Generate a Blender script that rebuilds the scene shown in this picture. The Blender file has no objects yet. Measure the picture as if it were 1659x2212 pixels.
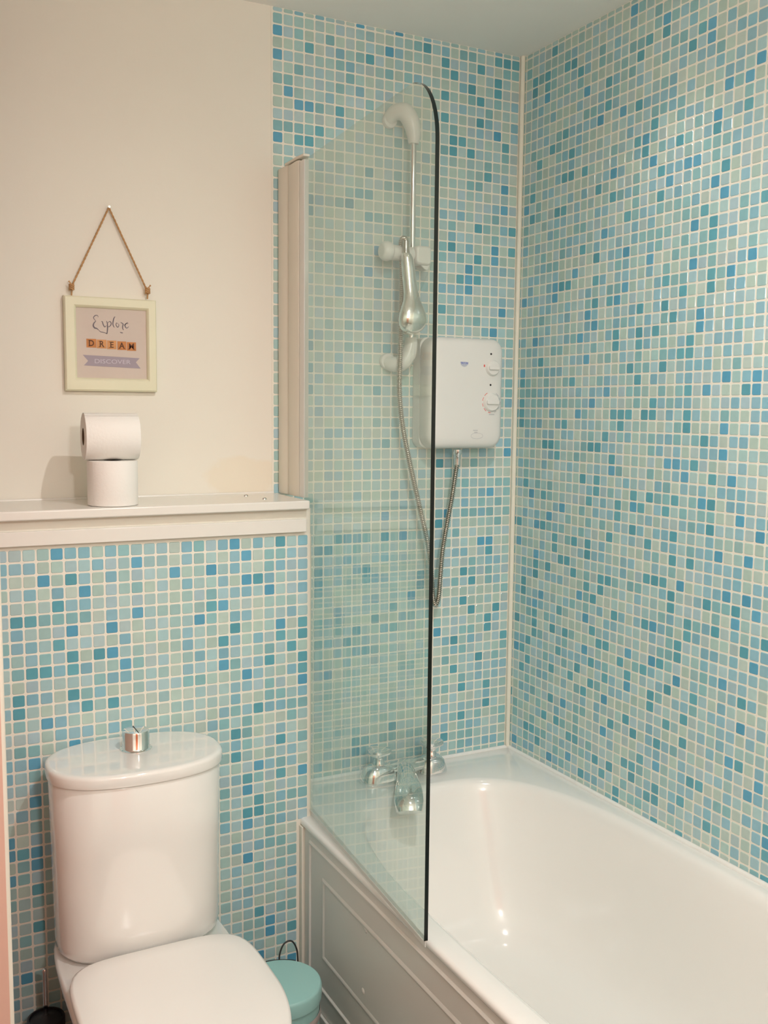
import bpy, bmesh, math, random
from mathutils import Vector, Matrix

# ------------------------------------------------------------------ camera, world, lights, exposure
sc = bpy.context.scene
COL = sc.collection
CAM = Vector((-1.5985, -2.3010, 1.4895))
YAW, PITCH, ROLL, FPX = 0.476307, 0.103698, 0.009363, 2137.55
fwd = Vector((math.sin(YAW)*math.cos(PITCH), math.cos(YAW)*math.cos(PITCH), -math.sin(PITCH)))
rgt = Vector((math.cos(YAW), -math.sin(YAW), 0)); upv = rgt.cross(fwd)
cr, sr = math.cos(ROLL), math.sin(ROLL)
rgt, upv = cr*rgt + sr*upv, -sr*rgt + cr*upv
cd = bpy.data.cameras.new('camera'); cam = bpy.data.objects.new('camera', cd); COL.objects.link(cam)
cam.matrix_world = Matrix(((rgt.x, upv.x, -fwd.x, CAM.x), (rgt.y, upv.y, -fwd.y, CAM.y), (rgt.z, upv.z, -fwd.z, CAM.z), (0, 0, 0, 1)))
cd.sensor_fit = 'HORIZONTAL'; cd.sensor_width = 36.0; cd.lens = FPX/1659*36.0; cd.clip_start = 0.02
sc.camera = cam
w = bpy.data.worlds.new('world'); sc.world = w; w.use_nodes = True
w.node_tree.nodes['Background'].inputs[0].default_value = (1, .9, .78, 1)
w.node_tree.nodes['Background'].inputs[1].default_value = 0.0
sc.view_settings.view_transform = 'Standard'; sc.view_settings.look = 'None'
sc.view_settings.gamma = 1.0; sc.view_settings.use_curve_mapping = False
sc.view_settings.exposure = 0.20
sc.cycles.max_bounces = 10; sc.cycles.diffuse_bounces = 6; sc.cycles.glossy_bounces = 5
sc.cycles.transparent_max_bounces = 12; sc.cycles.caustics_reflective = False; sc.cycles.caustics_refractive = False
sc.cycles.sample_clamp_indirect = 4.0; sc.cycles.use_denoising = True

CEIL = 2.4330
LAMPS = [  # name, x, y, drop below ceiling, watts, spot angle, blend, radius
    ('lamp_over_floor', -0.80, -1.50, .03, 40.0, 176, .85, .016),
    ('lamp_over_bath', -0.20, -0.62, .03, 4.0, 90, 1, .03),
    ('added_fill_lamp', -1.20, -2.62, .46, 38.0, 0, 0, .055)]  # added fill light out of view, lifts walls, bath panel and ceiling
LAMP_RGB = (1.0, 0.97, 0.95)
for nm, lx, ly, dz_, pw, ang, bl_, rad_ in LAMPS:
    ld = bpy.data.lights.new(nm, 'SPOT' if ang else 'POINT'); lo = bpy.data.objects.new(nm, ld); COL.objects.link(lo)
    lo.location = (lx, ly, CEIL-dz_); ld.energy = pw; ld.color = LAMP_RGB
    ld.shadow_soft_size = rad_
    if ang: ld.spot_size = math.radians(ang); ld.spot_blend = bl_

# ------------------------------------------------------------------ helpers
P = 0.02725           # mosaic pitch
H0 = 2.449            # top of the mosaic grid (row 0)
OX, DY0, D = 0.01344, -0.00936, -0.20441
XL, ZL = -0.71426, 1.18691

def lin(c):
    return tuple(((v/255)/12.92 if v/255 <= .04045 else ((v/255+.055)/1.055)**2.4) for v in c)

def mat(name, rgb, rough=.5, metal=0., spec=.5, coat=0., bump=None, var=None):
    m = bpy.data.materials.new(name); m.use_nodes = True
    nt = m.node_tree; b = nt.nodes['Principled BSDF']
    b.inputs['Base Color'].default_value = (*rgb, 1); b.inputs['Roughness'].default_value = rough
    b.inputs['Metallic'].default_value = metal; b.inputs['Specular IOR Level'].default_value = spec
    b.inputs['Coat Weight'].default_value = coat; b.inputs['Coat Roughness'].default_value = .04
    tc = nt.nodes.new('ShaderNodeTexCoord')
    if bump:
        n = nt.nodes.new('ShaderNodeTexNoise'); n.inputs['Scale'].default_value = bump[0]; n.inputs['Detail'].default_value = 4
        bp = nt.nodes.new('ShaderNodeBump'); bp.inputs['Strength'].default_value = bump[1]; bp.inputs['Distance'].default_value = bump[2]
        nt.links.new(tc.outputs['Object'], n.inputs['Vector']); nt.links.new(n.outputs['Fac'], bp.inputs['Height'])
        nt.links.new(bp.outputs['Normal'], b.inputs['Normal'])
    if var:
        n = nt.nodes.new('ShaderNodeTexNoise'); n.inputs['Scale'].default_value = var[0]
        mx = nt.nodes.new('ShaderNodeMix'); mx.data_type = 'RGBA'
        mx.inputs['A'].default_value = (*[v*(1-var[1]) for v in rgb], 1); mx.inputs['B'].default_value = (*[min(1, v*(1+var[1])) for v in rgb], 1)
        nt.links.new(tc.outputs['Object'], n.inputs['Vector']); nt.links.new(n.outputs['Fac'], mx.inputs['Factor'])
        nt.links.new(mx.outputs['Result'], b.inputs['Base Color'])
    return m

class MB:
    def __init__(s): s.v = []; s.f = []; s.m = []; s.mi = 0
    def add(s, vs, fs, mi=None):
        o = len(s.v); s.v += [tuple(v) for v in vs]
        for f in fs: s.f.append(tuple(i+o for i in f)); s.m.append(s.mi if mi is None else mi)
    def box(s, x0, x1, y0, y1, z0, z1, mi=None):
        vs = [(x, y, z) for z in (z0, z1) for y in (y0, y1) for x in (x0, x1)]
        s.add(vs, [(0,2,3,1),(4,5,7,6),(0,1,5,4),(2,6,7,3),(0,4,6,2),(1,3,7,5)], mi)
    def loft(s, rings, cap0=True, cap1=True, mi=None, closed=True):
        n = len(rings[0]); vs = [p for r in rings for p in r]; fs = []
        for i in range(len(rings)-1):
            for j in range(n if closed else n-1):
                k = (j+1) % n; fs.append((i*n+j, i*n+k, (i+1)*n+k, (i+1)*n+j))
        if cap0: fs.append(tuple(range(n-1, -1, -1)))
        if cap1: fs.append(tuple((len(rings)-1)*n+j for j in range(n)))
        s.add(vs, fs, mi)
    def tube(s, path, rad, seg=16, mi=None, caps=True, up=None):
        path = [Vector(p) for p in path]; n = len(path)
        if not isinstance(rad, (list, tuple)): rad = [rad]*n
        rings = []; prev = None
        for i, p in enumerate(path):
            t = (path[min(i+1, n-1)]-path[max(i-1, 0)]).normalized()
            if prev is None:
                a = up if up else (Vector((0, 0, 1)) if abs(t.z) < .9 else Vector((1, 0, 0)))
                u = t.cross(a).normalized()
            else: u = (prev - t*prev.dot(t)).normalized()
            prev = u; v = t.cross(u)
            ra, rb = rad[i] if isinstance(rad[i], (list, tuple)) else (rad[i], rad[i])
            rings.append([p+u*ra*math.cos(2*math.pi*k/seg)+v*rb*math.sin(2*math.pi*k/seg) for k in range(seg)])
        s.loft(rings, caps, caps, mi)
    def lathe(s, prof, c=(0,0,0), ax='z', seg=32, mi=None, cap=True):
        rings = []
        for r, h in prof:
            r = max(r, 1e-5); ring = []
            for k in range(seg):
                a = 2*math.pi*k/seg; x, y = r*math.cos(a), r*math.sin(a)
                q = {'z': (x, y, h), 'y': (x, h, y), 'x': (h, x, y)}[ax]
                ring.append((c[0]+q[0], c[1]+q[1], c[2]+q[2]))
            rings.append(ring)
        s.loft(rings, cap, cap, mi)
    def prism(s, pts, a, b, plane='xz', mi=None):
        f = {'xz': lambda u, v, h: (u, h, v), 'xy': lambda u, v, h: (u, v, h), 'yz': lambda u, v, h: (h, u, v)}[plane]
        s.loft([[f(u, v, a) for u, v in pts], [f(u, v, b) for u, v in pts]], mi=mi)
    def build(s, name, mats, parent=None, smooth=True, bevel=0, seg=2, angle=40):
        me = bpy.data.meshes.new(name); me.from_pydata(s.v, [], s.f)
        mats = mats if isinstance(mats, (list, tuple)) else [mats]
        for m in mats: me.materials.append(m)
        me.polygons.foreach_set('material_index', s.m)
        bm = bmesh.new(); bm.from_mesh(me); bmesh.ops.recalc_face_normals(bm, faces=bm.faces); bm.to_mesh(me); bm.free()
        if smooth:
            me.polygons.foreach_set('use_smooth', [True]*len(me.polygons))
            try: me.set_sharp_from_angle(angle=math.radians(angle))
            except Exception: pass
        o = bpy.data.objects.new(name, me); COL.objects.link(o)
        if parent is not None:        # every mesh is modelled in room coordinates
            o.parent = parent
            if parent.type == 'EMPTY': o.matrix_parent_inverse = Matrix.Translation(-parent.location)
        if bevel:
            b = o.modifiers.new('bevel', 'BEVEL'); b.width = bevel; b.segments = seg; b.limit_method = 'ANGLE'; b.angle_limit = math.radians(35)
        return o

def tag(o, label=None, cat=None, group=None, kind=None):
    if label: o['label'] = label
    if cat: o['category'] = cat
    if group: o['group'] = group
    if kind: o['kind'] = kind
    return o

def empty(name, loc, label, cat, group=None):
    o = bpy.data.objects.new(name, None); COL.objects.link(o); o.location = loc
    o.empty_display_size = .05; tag(o, label, cat, group); return o

def sup(a, b, n, t):
    c, s_ = math.cos(t), math.sin(t)
    r = (abs(c/a)**n + abs(s_/b)**n)**(-1.0/n)
    return r*c, r*s_

def ring(cx, cy, a, b, z, n=2.6, N=64):
    return [(cx+sup(a, b, n, 2*math.pi*k/N)[0], cy+sup(a, b, n, 2*math.pi*k/N)[1], z) for k in range(N)]

def spline(pts, per=10):
    pts = [Vector(p) for p in pts]; out = []
    for i in range(len(pts)-1):
        p0 = pts[max(i-1, 0)]; p1 = pts[i]; p2 = pts[i+1]; p3 = pts[min(i+2, len(pts)-1)]
        for k in range(per):
            t = k/per
            out.append(.5*((2*p1)+(p2-p0)*t+(2*p0-5*p1+4*p2-p3)*t*t+(3*p1-p0-3*p2+p3)*t**3))
    out.append(pts[-1]); return out

# ------------------------------------------------------------------ materials
WHITE_A = .80
def paint_mat():
    m = mat('wall_paint', (.81, .78, .695), .62, bump=(60, .12, .002), var=(3, .02))
    nt = m.node_tree; b = nt.nodes['Principled BSDF']
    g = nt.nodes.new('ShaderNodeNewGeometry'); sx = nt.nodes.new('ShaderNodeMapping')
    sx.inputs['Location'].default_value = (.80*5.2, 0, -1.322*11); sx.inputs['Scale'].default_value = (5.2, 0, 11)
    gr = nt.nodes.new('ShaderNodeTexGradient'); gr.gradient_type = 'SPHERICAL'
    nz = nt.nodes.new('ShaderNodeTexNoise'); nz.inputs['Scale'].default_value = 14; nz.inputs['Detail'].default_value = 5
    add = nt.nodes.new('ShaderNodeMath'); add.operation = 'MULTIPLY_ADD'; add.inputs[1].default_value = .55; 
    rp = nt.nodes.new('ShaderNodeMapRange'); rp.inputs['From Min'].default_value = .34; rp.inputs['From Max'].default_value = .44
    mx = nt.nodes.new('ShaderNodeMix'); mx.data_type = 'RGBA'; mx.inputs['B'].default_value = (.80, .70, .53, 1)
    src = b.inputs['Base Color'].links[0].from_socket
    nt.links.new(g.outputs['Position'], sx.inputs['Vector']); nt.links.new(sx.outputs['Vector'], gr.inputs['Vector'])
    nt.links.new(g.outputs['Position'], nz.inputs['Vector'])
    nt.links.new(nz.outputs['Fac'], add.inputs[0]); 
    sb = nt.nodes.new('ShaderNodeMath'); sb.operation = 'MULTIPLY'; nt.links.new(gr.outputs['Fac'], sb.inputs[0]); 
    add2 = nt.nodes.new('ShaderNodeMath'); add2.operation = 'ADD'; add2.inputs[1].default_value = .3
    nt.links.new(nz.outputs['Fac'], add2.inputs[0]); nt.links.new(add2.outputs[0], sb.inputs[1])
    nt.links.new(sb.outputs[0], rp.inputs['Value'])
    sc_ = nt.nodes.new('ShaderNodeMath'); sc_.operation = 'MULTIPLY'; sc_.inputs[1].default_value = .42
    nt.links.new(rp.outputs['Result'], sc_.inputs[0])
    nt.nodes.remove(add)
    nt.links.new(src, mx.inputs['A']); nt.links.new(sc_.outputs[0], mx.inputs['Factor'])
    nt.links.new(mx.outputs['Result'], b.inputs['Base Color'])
    return m
M = {}
M['paint'] = paint_mat()
M['ceil'] = mat('ceiling_paint', (.92, .905, .86), .7, bump=(90, .1, .001))
M['pink'] = mat('pink_bounce_tint', (.70, .42, .34), .45, bump=(40, .05, .001))  # reddish bounce light put into the wall colour
M['edge_highlight'] = mat('cream_edge_highlight', (.80, .72, .62), .4, bump=(40, .05, .001))  # highlight along the rounded wall corner put into the colour
M['grout'] = mat('grout', (.82, .79, .70), .75, bump=(400, .25, .0006), var=(25, .05))
M['grout_edge'] = mat('edge_bead', (.80, .77, .66), .45, bump=(60, .1, .001))
M['ceramic'] = mat('white_ceramic', (.82, .81, .78), .07, coat=.8, bump=(2, .02, .001))
M['acrylic'] = mat('white_bath_acrylic', (.83, .82, .79), .14, coat=.4, bump=(3, .02, .001))
M['seat'] = mat('white_seat_plastic', (.83, .81, .78), .22, bump=(3, .02, .001))
M['plastic'] = mat('white_plastic', (.74, .74, .71), .28, bump=(5, .02, .001))
M['plastic2'] = mat('warm_white_profile', (.76, .72, .63), .38, bump=(20, .04, .001))
M['shelf'] = mat('white_gloss_board', (.80, .78, .73), .22, bump=(8, .03, .001))
M['panel'] = mat('bath_panel_white', (.72, .70, .66), .3, bump=(6, .03, .001))
M['chrome'] = mat('chrome', (.86, .86, .86), .07, metal=1., bump=(4, .02, .0005))
M['satin'] = mat('satin_chrome', (.86, .86, .84), .16, metal=1., bump=(4, .02, .0005))
M['chrome_hose'] = mat('hose_metal', (.50, .48, .43), .16, metal=1., bump=(200, .05, .0003))
M['dark_seal'] = mat('dark_rubber', (.02, .02, .02), .5, bump=(30, .05, .001))
M['black'] = mat('black_plastic', (.015, .015, .017), .4, bump=(30, .05, .001))
M['paper'] = mat('toilet_tissue', (.86, .84, .80), .9, bump=(160, .35, .0015))
M['cardboard'] = mat('cardboard_tube', (.22, .15, .10), .9, bump=(60, .1, .001))
M['frame'] = mat('cream_frame_paint', (.78, .76, .57), .5, bump=(60, .12, .001), var=(12, .03))
M['print'] = mat('print_paper', (.62, .53, .47), .7, var=(20, .04))
M['ink'] = mat('grey_ink', (.17, .15, .17), .7, var=(30, .1))
M['ink_brown'] = mat('brown_ink', (.10, .035, .015), .7, var=(30, .1))
M['wood_a'] = mat('wood_tile_print_a', (.55, .22, .07), .7, var=(50, .25))
M['wood_b'] = mat('wood_tile_print_b', (.62, .30, .12), .7, var=(50, .2))
M['lilac'] = mat('lilac_ribbon_print', (.36, .31, .36), .7, var=(20, .05))
M['pale_ink'] = mat('pale_lilac_ink', (.58, .53, .60), .7, var=(20, .05))
M['twine'] = mat('brown_twine', (.50, .29, .13), .9, bump=(300, .6, .001), var=(90, .2))
M['blue_ink'] = mat('blue_logo_ink', (.05, .08, .45), .5, var=(40, .1))
M['greyblue'] = mat('pale_grey_ink', (.42, .44, .48), .5, var=(40, .1))
M['red_ink'] = mat('red_ink', (.75, .12, .10), .5, var=(40, .1))
M['teal'] = mat('teal_enamel', (.33, .60, .58), .3, bump=(8, .03, .001))
M['teal_side'] = mat('teal_enamel_side', (.30, .55, .53), .3, bump=(8, .03, .001))
M['floor'] = mat('dark_floor_vinyl', (.06, .055, .05), .45, bump=(30, .2, .002), var=(6, .3))
M['oak'] = mat('orange_wood', (.55, .13, .045), .5, bump=(20, .1, .001), var=(6, .2))

def tile_mat():
    m = bpy.data.materials.new('glass_mosaic'); m.use_nodes = True; nt = m.node_tree; b = nt.nodes['Principled BSDF']
    a = nt.nodes.new('ShaderNodeAttribute'); a.attribute_name = 'tile'
    tc = nt.nodes.new('ShaderNodeTexCoord'); n = nt.nodes.new('ShaderNodeTexNoise'); n.inputs['Scale'].default_value = 70
    mr = nt.nodes.new('ShaderNodeMapRange'); mr.inputs['To Min'].default_value = .93; mr.inputs['To Max'].default_value = 1.07
    mx = nt.nodes.new('ShaderNodeVectorMath'); mx.operation = 'SCALE'
    nt.links.new(tc.outputs['Object'], n.inputs['Vector']); nt.links.new(n.outputs['Fac'], mr.inputs['Value'])
    nt.links.new(a.outputs['Color'], mx.inputs[0]); nt.links.new(mr.outputs['Result'], mx.inputs['Scale'])
    nt.links.new(mx.outputs[0], b.inputs['Base Color'])
    b.inputs['Roughness'].default_value = .20; b.inputs['Specular IOR Level'].default_value = .5
    return m
M['tile'] = tile_mat()

def glass_mat():
    m = bpy.data.materials.new('shower_glass'); m.use_nodes = True; nt = m.node_tree
    nt.nodes.remove(nt.nodes['Principled BSDF']); out = nt.nodes['Material Output']
    tr = nt.nodes.new('ShaderNodeBsdfTransparent'); tr.inputs[0].default_value = (.90, .945, .92, 1)
    gl = nt.nodes.new('ShaderNodeBsdfGlossy'); gl.inputs['Roughness'].default_value = .0; gl.inputs['Color'].default_value = (1, 1, 1, 1)
    df = nt.nodes.new('ShaderNodeBsdfDiffuse'); df.inputs[0].default_value = (.75, .78, .74, 1)
    lw = nt.nodes.new('ShaderNodeLayerWeight'); lw.inputs['Blend'].default_value = .5
    pw = nt.nodes.new('ShaderNodeMath'); pw.operation = 'POWER'; pw.inputs[1].default_value = 5
    ml = nt.nodes.new('ShaderNodeMath'); ml.operation = 'MULTIPLY_ADD'; ml.inputs[1].default_value = .80; ml.inputs[2].default_value = .04
    tc = nt.nodes.new('ShaderNodeTexCoord'); nz = nt.nodes.new('ShaderNodeTexNoise'); nz.inputs['Scale'].default_value = 9
    mr = nt.nodes.new('ShaderNodeMapRange'); mr.inputs['To Min'].default_value = .035; mr.inputs['To Max'].default_value = .075
    m1 = nt.nodes.new('ShaderNodeMixShader'); m2 = nt.nodes.new('ShaderNodeMixShader')
    L = nt.links.new
    L(lw.outputs['Facing'], pw.inputs[0]); L(pw.outputs[0], ml.inputs[0])
    L(tc.outputs['Object'], nz.inputs['Vector']); L(nz.outputs['Fac'], mr.inputs['Value'])
    L(mr.outputs['Result'], m1.inputs[0]); L(tr.outputs[0], m1.inputs[1]); L(df.outputs[0], m1.inputs[2])
    L(ml.outputs[0], m2.inputs[0]); L(m1.outputs[0], m2.inputs[1]); L(gl.outputs[0], m2.inputs[2])
    L(m2.outputs[0], out.inputs['Surface'])
    return m
M['glass'] = glass_mat()
M['glass_edge'] = mat('dark_glass_edge', (.004, .008, .007), .12, spec=.25, bump=(3, .02, .001))

# ------------------------------------------------------------------ mosaic
GROUT_SRGB = (212, 206, 184); GROUT_ALB = (.80, .785, .675)
def alb(c):
    return tuple(min(.9, a/g*k) for a, g, k in zip(lin(c), lin(GROUT_SRGB), GROUT_ALB))
PALE = [alb(c) for c in [(164, 182, 166), (163, 181, 166), (157, 180, 167), (151, 179, 170), (156, 181, 174), (152, 180, 176), (150, 178, 178), (156, 180, 177),
                         (147, 175, 171), (168, 183, 168), (160, 177, 171), (154, 176, 176), (146, 174, 166), (170, 183, 169), (160, 182, 174)]]
CLS = {'t': [alb(c) for c in [(125, 167, 164), (131, 170, 166), (122, 163, 162)]],
       'b': [alb(c) for c in [(125, 167, 173), (132, 169, 175), (122, 163, 171), (135, 170, 174)]],
       'T': [alb(c) for c in [(89, 150, 157), (84, 145, 153), (96, 154, 159)]],
       'B': [alb(c) for c in [(86, 148, 168), (81, 143, 164), (94, 152, 171)]]}
TILES = {'k': '0:2b4b8B12B15b21b23b;1:0t14t15T17b19t20t23T24T25T;2:0B2t5t11B12b17T21T24t25t;3:3T6b8t9T17t18T20b23T;4:0B6t7b11t13t14b19b20T23T;5:2t7t17T20t21T23t25b;6:0t1t6t8b19b22t;7:1B5b9t17T21T22b25b;8:2B3B4t6T18t21b23B25b;9:6b18T19T24T;10:0t1t2t3t4T12t17t18T20T24t;11:0B2T3T15b22t;12:22T;13:4b9T12t15b20t21t24B;14:11t12t;15:7t8T9T23b24B;16:3T4b6t7T17b19b23t;17:3T9T10t11t16t18t21T22t24b25T;18:11t18b23t;19:17t18T20b23B25T;20:10B17t19t21T23B;21:5t7t20B21t22t24b;22:9B11t19T20B21T;23:8t10t15t17b18b19b20B;24:6b10b12b19b24b;25:17T24B;26:9t18t21t23t;27:5t7t8b10t22b23B;28:3T4b15t25t;29:3T7t8t11T12b;30:6b;31:3T6b8t;32:4b9t25t;33:3T7b10T25t;34:4b25b;35:4b;36:7b10t12t;37:5b6b7b12t;38:3t5t10b11T13b25b;39:5b8b25B;40:8b17T21t;41:5b6b9t10b15b18t23b;42:13b20t24t25t;43:8b12b14t20b22b23B25t;44:13b20b22t24t;45:11B17t18B20t21t22b23t25t;46:17T24t;47:6T7b8b9t11T13B19t;48:4T5T8t22B23B;49:4t7b10b11b19b20b23T;50:4T5b6b8b9T21t23b24b;51:4T6b9T10b11b15T20T21t23t;52:4T15T19t21T23t24b;53:4t9b10b14B25t;54:6b9b12T16t20T;55:4t5b6t10T13b14t16t21T24T;56:6t8T11b12t17t23T24b;57:4T5b7T9b17B20t21t23T;58:6b8b9T10t18b19T21b25T;59:7b16t19b20t25t;60:5B13t14t18t22T24t;61:16t19T22b24b25b;62:20t22b24b;63:18t20T23T;64:16t23b;65:18b20b23T;66:8t12T19t20T22t25t;67:8T9T12t14t15t18b20t21b22b25t;68:8T9t10T15b18T20t21t;69:14t15T20t21b23b24b;70:20b22t25t',
         'r': '1:5T16B17t;2:1t7t8b16b19t;3:2T3t4T5t7T8T10b12t14b19t20B21t22b23t;4:2T4T5t8b9T10b12t14b16t17t18T20T23b;5:0b2b4B7t9t15t17T21t22t24T25B27b;6:3b10B13T14b16t20t22b23T25B28b29b30b;7:5b9b12b13t14t17b22b24b25b26t29b;8:3b10t11t12b13T14b20t21b26b28b;9:4b6t7T8b9b10b11b12B15B17T18b19b20b21b23b27b28b30B;10:2t5T6t9b16b19t20t21b22t25t27B28t29B;11:3T6t7b8T9b16b19T22t23b24b29t;12:3t8b14t17T18B19t24t26B28b29T;13:1t2t6b7T8T10T14b17b18T20t21b22T23t25b26T27b29b;14:2T4b5b13b14B15b18b19B25t26t27t28b29b;15:1B3t8b10b12T17t20T21b22b23B24B26t28b;16:2T3t6T7T9b14T15t16b17t19b21B23b24t27T;17:1t6b7b9b12b13b17t20T22b25b26B29b;18:1t5b6t9t10t16T17t18b19b20t22t23t24b27B28b;19:1b3b7t8b9b13B14b17b19b23t25T29t30b31T;20:4t7t8b10T12b15b17b18t19t20t21t24B26T29t30b;21:4b5t6t12T14b15b16B19b20t23t25t26T27b28b;22:2b3b6b9B15t16b19B22t24t25t26t30t;23:2b5b6B7T8T12T13b15b16b19b21t24B26t29b30B;24:1B2b3b5b6B11b14t15t16B20b21T22t23t26T27t28B;25:4b5b8b11t12T14T15B20b23T26T28b29b;26:4t7b8b11B12b15b17b18T20b21T23b25t;27:3t5b11b12B13t15b16t17b19b21t22T23b25B26b28b31b;28:0b1b3B4b8b9t10B11b14b15T17b18T19b20T25B26b28b29t30b;29:2t3b6t7t12t15T16b18T19b21t23b24T27b28b29b;30:3b4T9b10b11B14t16b18t21t22b23T24T26b28b30b;31:1B4t5b6b7b16t17T18t19t21T24b25b26b29t;32:1T2t5t8t9T13t14b18T20b23b24b27b28B30b31B32b;33:1t2t3t4b5b6b10b12b13b14B17t18t21t23t24T26B30T31B;34:1T3t4t5b7t8t10t11b12B18t20T21b22t23b24b29b31b32b;35:0T1T3t6b7t10B11t15T16T17T19T20T22b24T25b28t31b32b;36:0t1T2t3b4b7b8T11b12b15t16T23t24T28B31b;37:2b5b6b8b9b12t14T16t17b20t21b22b23t25t26T27b29b30b;38:3t5T6T7t11t12T13T14b15b20t21b23b26b27b28B;39:0b6b7T10t15T22B23B24b25T30b;40:1b2t5b9b13b15B16t20t23b24B27T29B;41:2t11T13T17b21b22t24b26b28b29b30b;42:0b1b2T4t6t12b13T15t18T20T21t22t23T25t26B27T29b30b;43:3B5T6t12T14b16T18B19T21b22T24t26t27t30B32b;44:3b7b8B11t13b15b16T20b24b25t26b27T30b32B;45:2b4b6B9t12t14t16b18T19b21b22b23T27b;46:0T1T4B5T6t7b8t11t15T18b20T22b23b25t26b27b28B31B;47:7T9t10T12T14b20b21t23T25T27b28b29b30b;48:1B5b7T11b12T13b14b17b18b21b23t27b29b30b32b;49:0t4B5b8T9T15b17b20T21T22T24B27b28b29B31B32b;50:2t4T6T10T12t14T15T16t18t19t22b23T26b27T28t29t30T32B;51:2b3b4T6b7b8b12T14T19b23T28t30B;52:0b2T11B12t13T22t23b25T26t27b28T30b32b;53:1b2T4b5B9b10t12t14b16T17b19b20T21B22b23t25T26b31T32b33b;54:1b2t3b4B5b8T12B15b16b21b23t24T27b28b30b32B33b;55:3t4T6t7b13T15b22t23t24T27b30b31b32b;56:1T2b4T7T9T10t14T15T18B21B22T23t27t28b29B31b;57:4T5t8b9t12B17T19t20T21b24B26b27t30b31T32b;58:1b2b3T5b8T9b10b11b12b13T14b15t18T22b23T26T29b;59:1B2T6t7b9t11T15T16b18B21T22t24b25b26t28b29b31B33b;60:3T5b7T10T13T14t16b17b21T25T29b30b32b;61:2T5b6b9b11t12T15B23T27b29b;62:0t3t12b14b18T21b25T28b30B31T33b;63:2b3b4t7T9B11t12t14b16T19T21b22T23b24t30b33B;64:0T3b5t8b11t15B21b22b25b29b32B33b;65:1t5b6T8T9t11t16b20T22B25b26T27T30b;66:1t4t10T11T13t18T19T20t25b26b28b29t30t32b33b;67:0t3T4T5t6t9b12t13b14T16T19T21b22T24b25T28b30b33b;68:0t3t4b5T8t10B15T18t20b21T22T24b27b28T29t33b34T;69:1B3b4b7B8b9t12T13b14b17T19t20t29b31b;70:16t17T22T25T29b34T',
         'l': '0:0b2T4b6B7b9t10b15t16b18b19b20B;1:1b2t3t5B6b10b14B17b22b23b24b;2:0b2b3t6b8B11B16b18b19T21B24b;3:0b3b4T5B7b10b14t18B20b22b;4:0b3B5b6b8t18b19b20T24b;5:7B8T14B16b18t19t20t21t22T23T;6:1b5b6b8t9B16B19B23b;7:0T2B6T10b15b20T22b23b24t;8:0T2T4b6b7T10b16B17T19T21t22b24b;9:1T3t7b9b14t15B18b19T20b21T22T23t;10:0T3T4b6t7B10b15b16b17t;11:0T1b4b5B9t10t17b18t19T21b22b23T;12:0B3t5b6b16T18T19b23T24b;13:0b2t3t6b20b21B23t;14:0t1t2b3b4T5b6t7b15t16b18b19b20b;15:1t5t7t8b19B22t23t;16:2b5t6T22B23b24b;17:0t2T5t6b22t24b;18:1b6T22b;19:1b2t3b4B22B;20:0B2T4t5T6b22t23b;21:5B7t22t;22:0t1t2b4T22b24B;23:0b2t3t4T5T7t22B23T24B;24:2b3t5B7b22B23t;25:3t23t24B;26:2t3t4b6b22T;27:1t5B22t24t;28:2t4t6b;29:1b22T;30:5b23t;31:5b;32:1t2t4T;33:3B4t23B24b;34:1T3B5t;35:2t24b;36:4B;37:1B'}
def parse(s):
    d = {}
    for rowtxt in s.split(';'):
        r, t = rowtxt.split(':'); num = ''
        for ch in t:
            if ch in 'tbTB': d[(int(num), int(r))] = ch; num = ''
            else: num += ch
    return d
KNOWN = {k: parse(v) for k, v in TILES.items()}
rnd = random.Random(11)
def tcol(wall, c, r, seen=True):
    k = KNOWN.get(wall, {}).get((c, r))
    if k is None and not seen: k = rnd.choices(['', 't', 'b', 'T', 'B'], [60, 16, 15, 4, 5])[0] or None
    base = rnd.choice(CLS[k]) if k else rnd.choice(PALE)
    j = rnd.uniform(.94, 1.06)
    return tuple(v*j for v in base)

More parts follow.
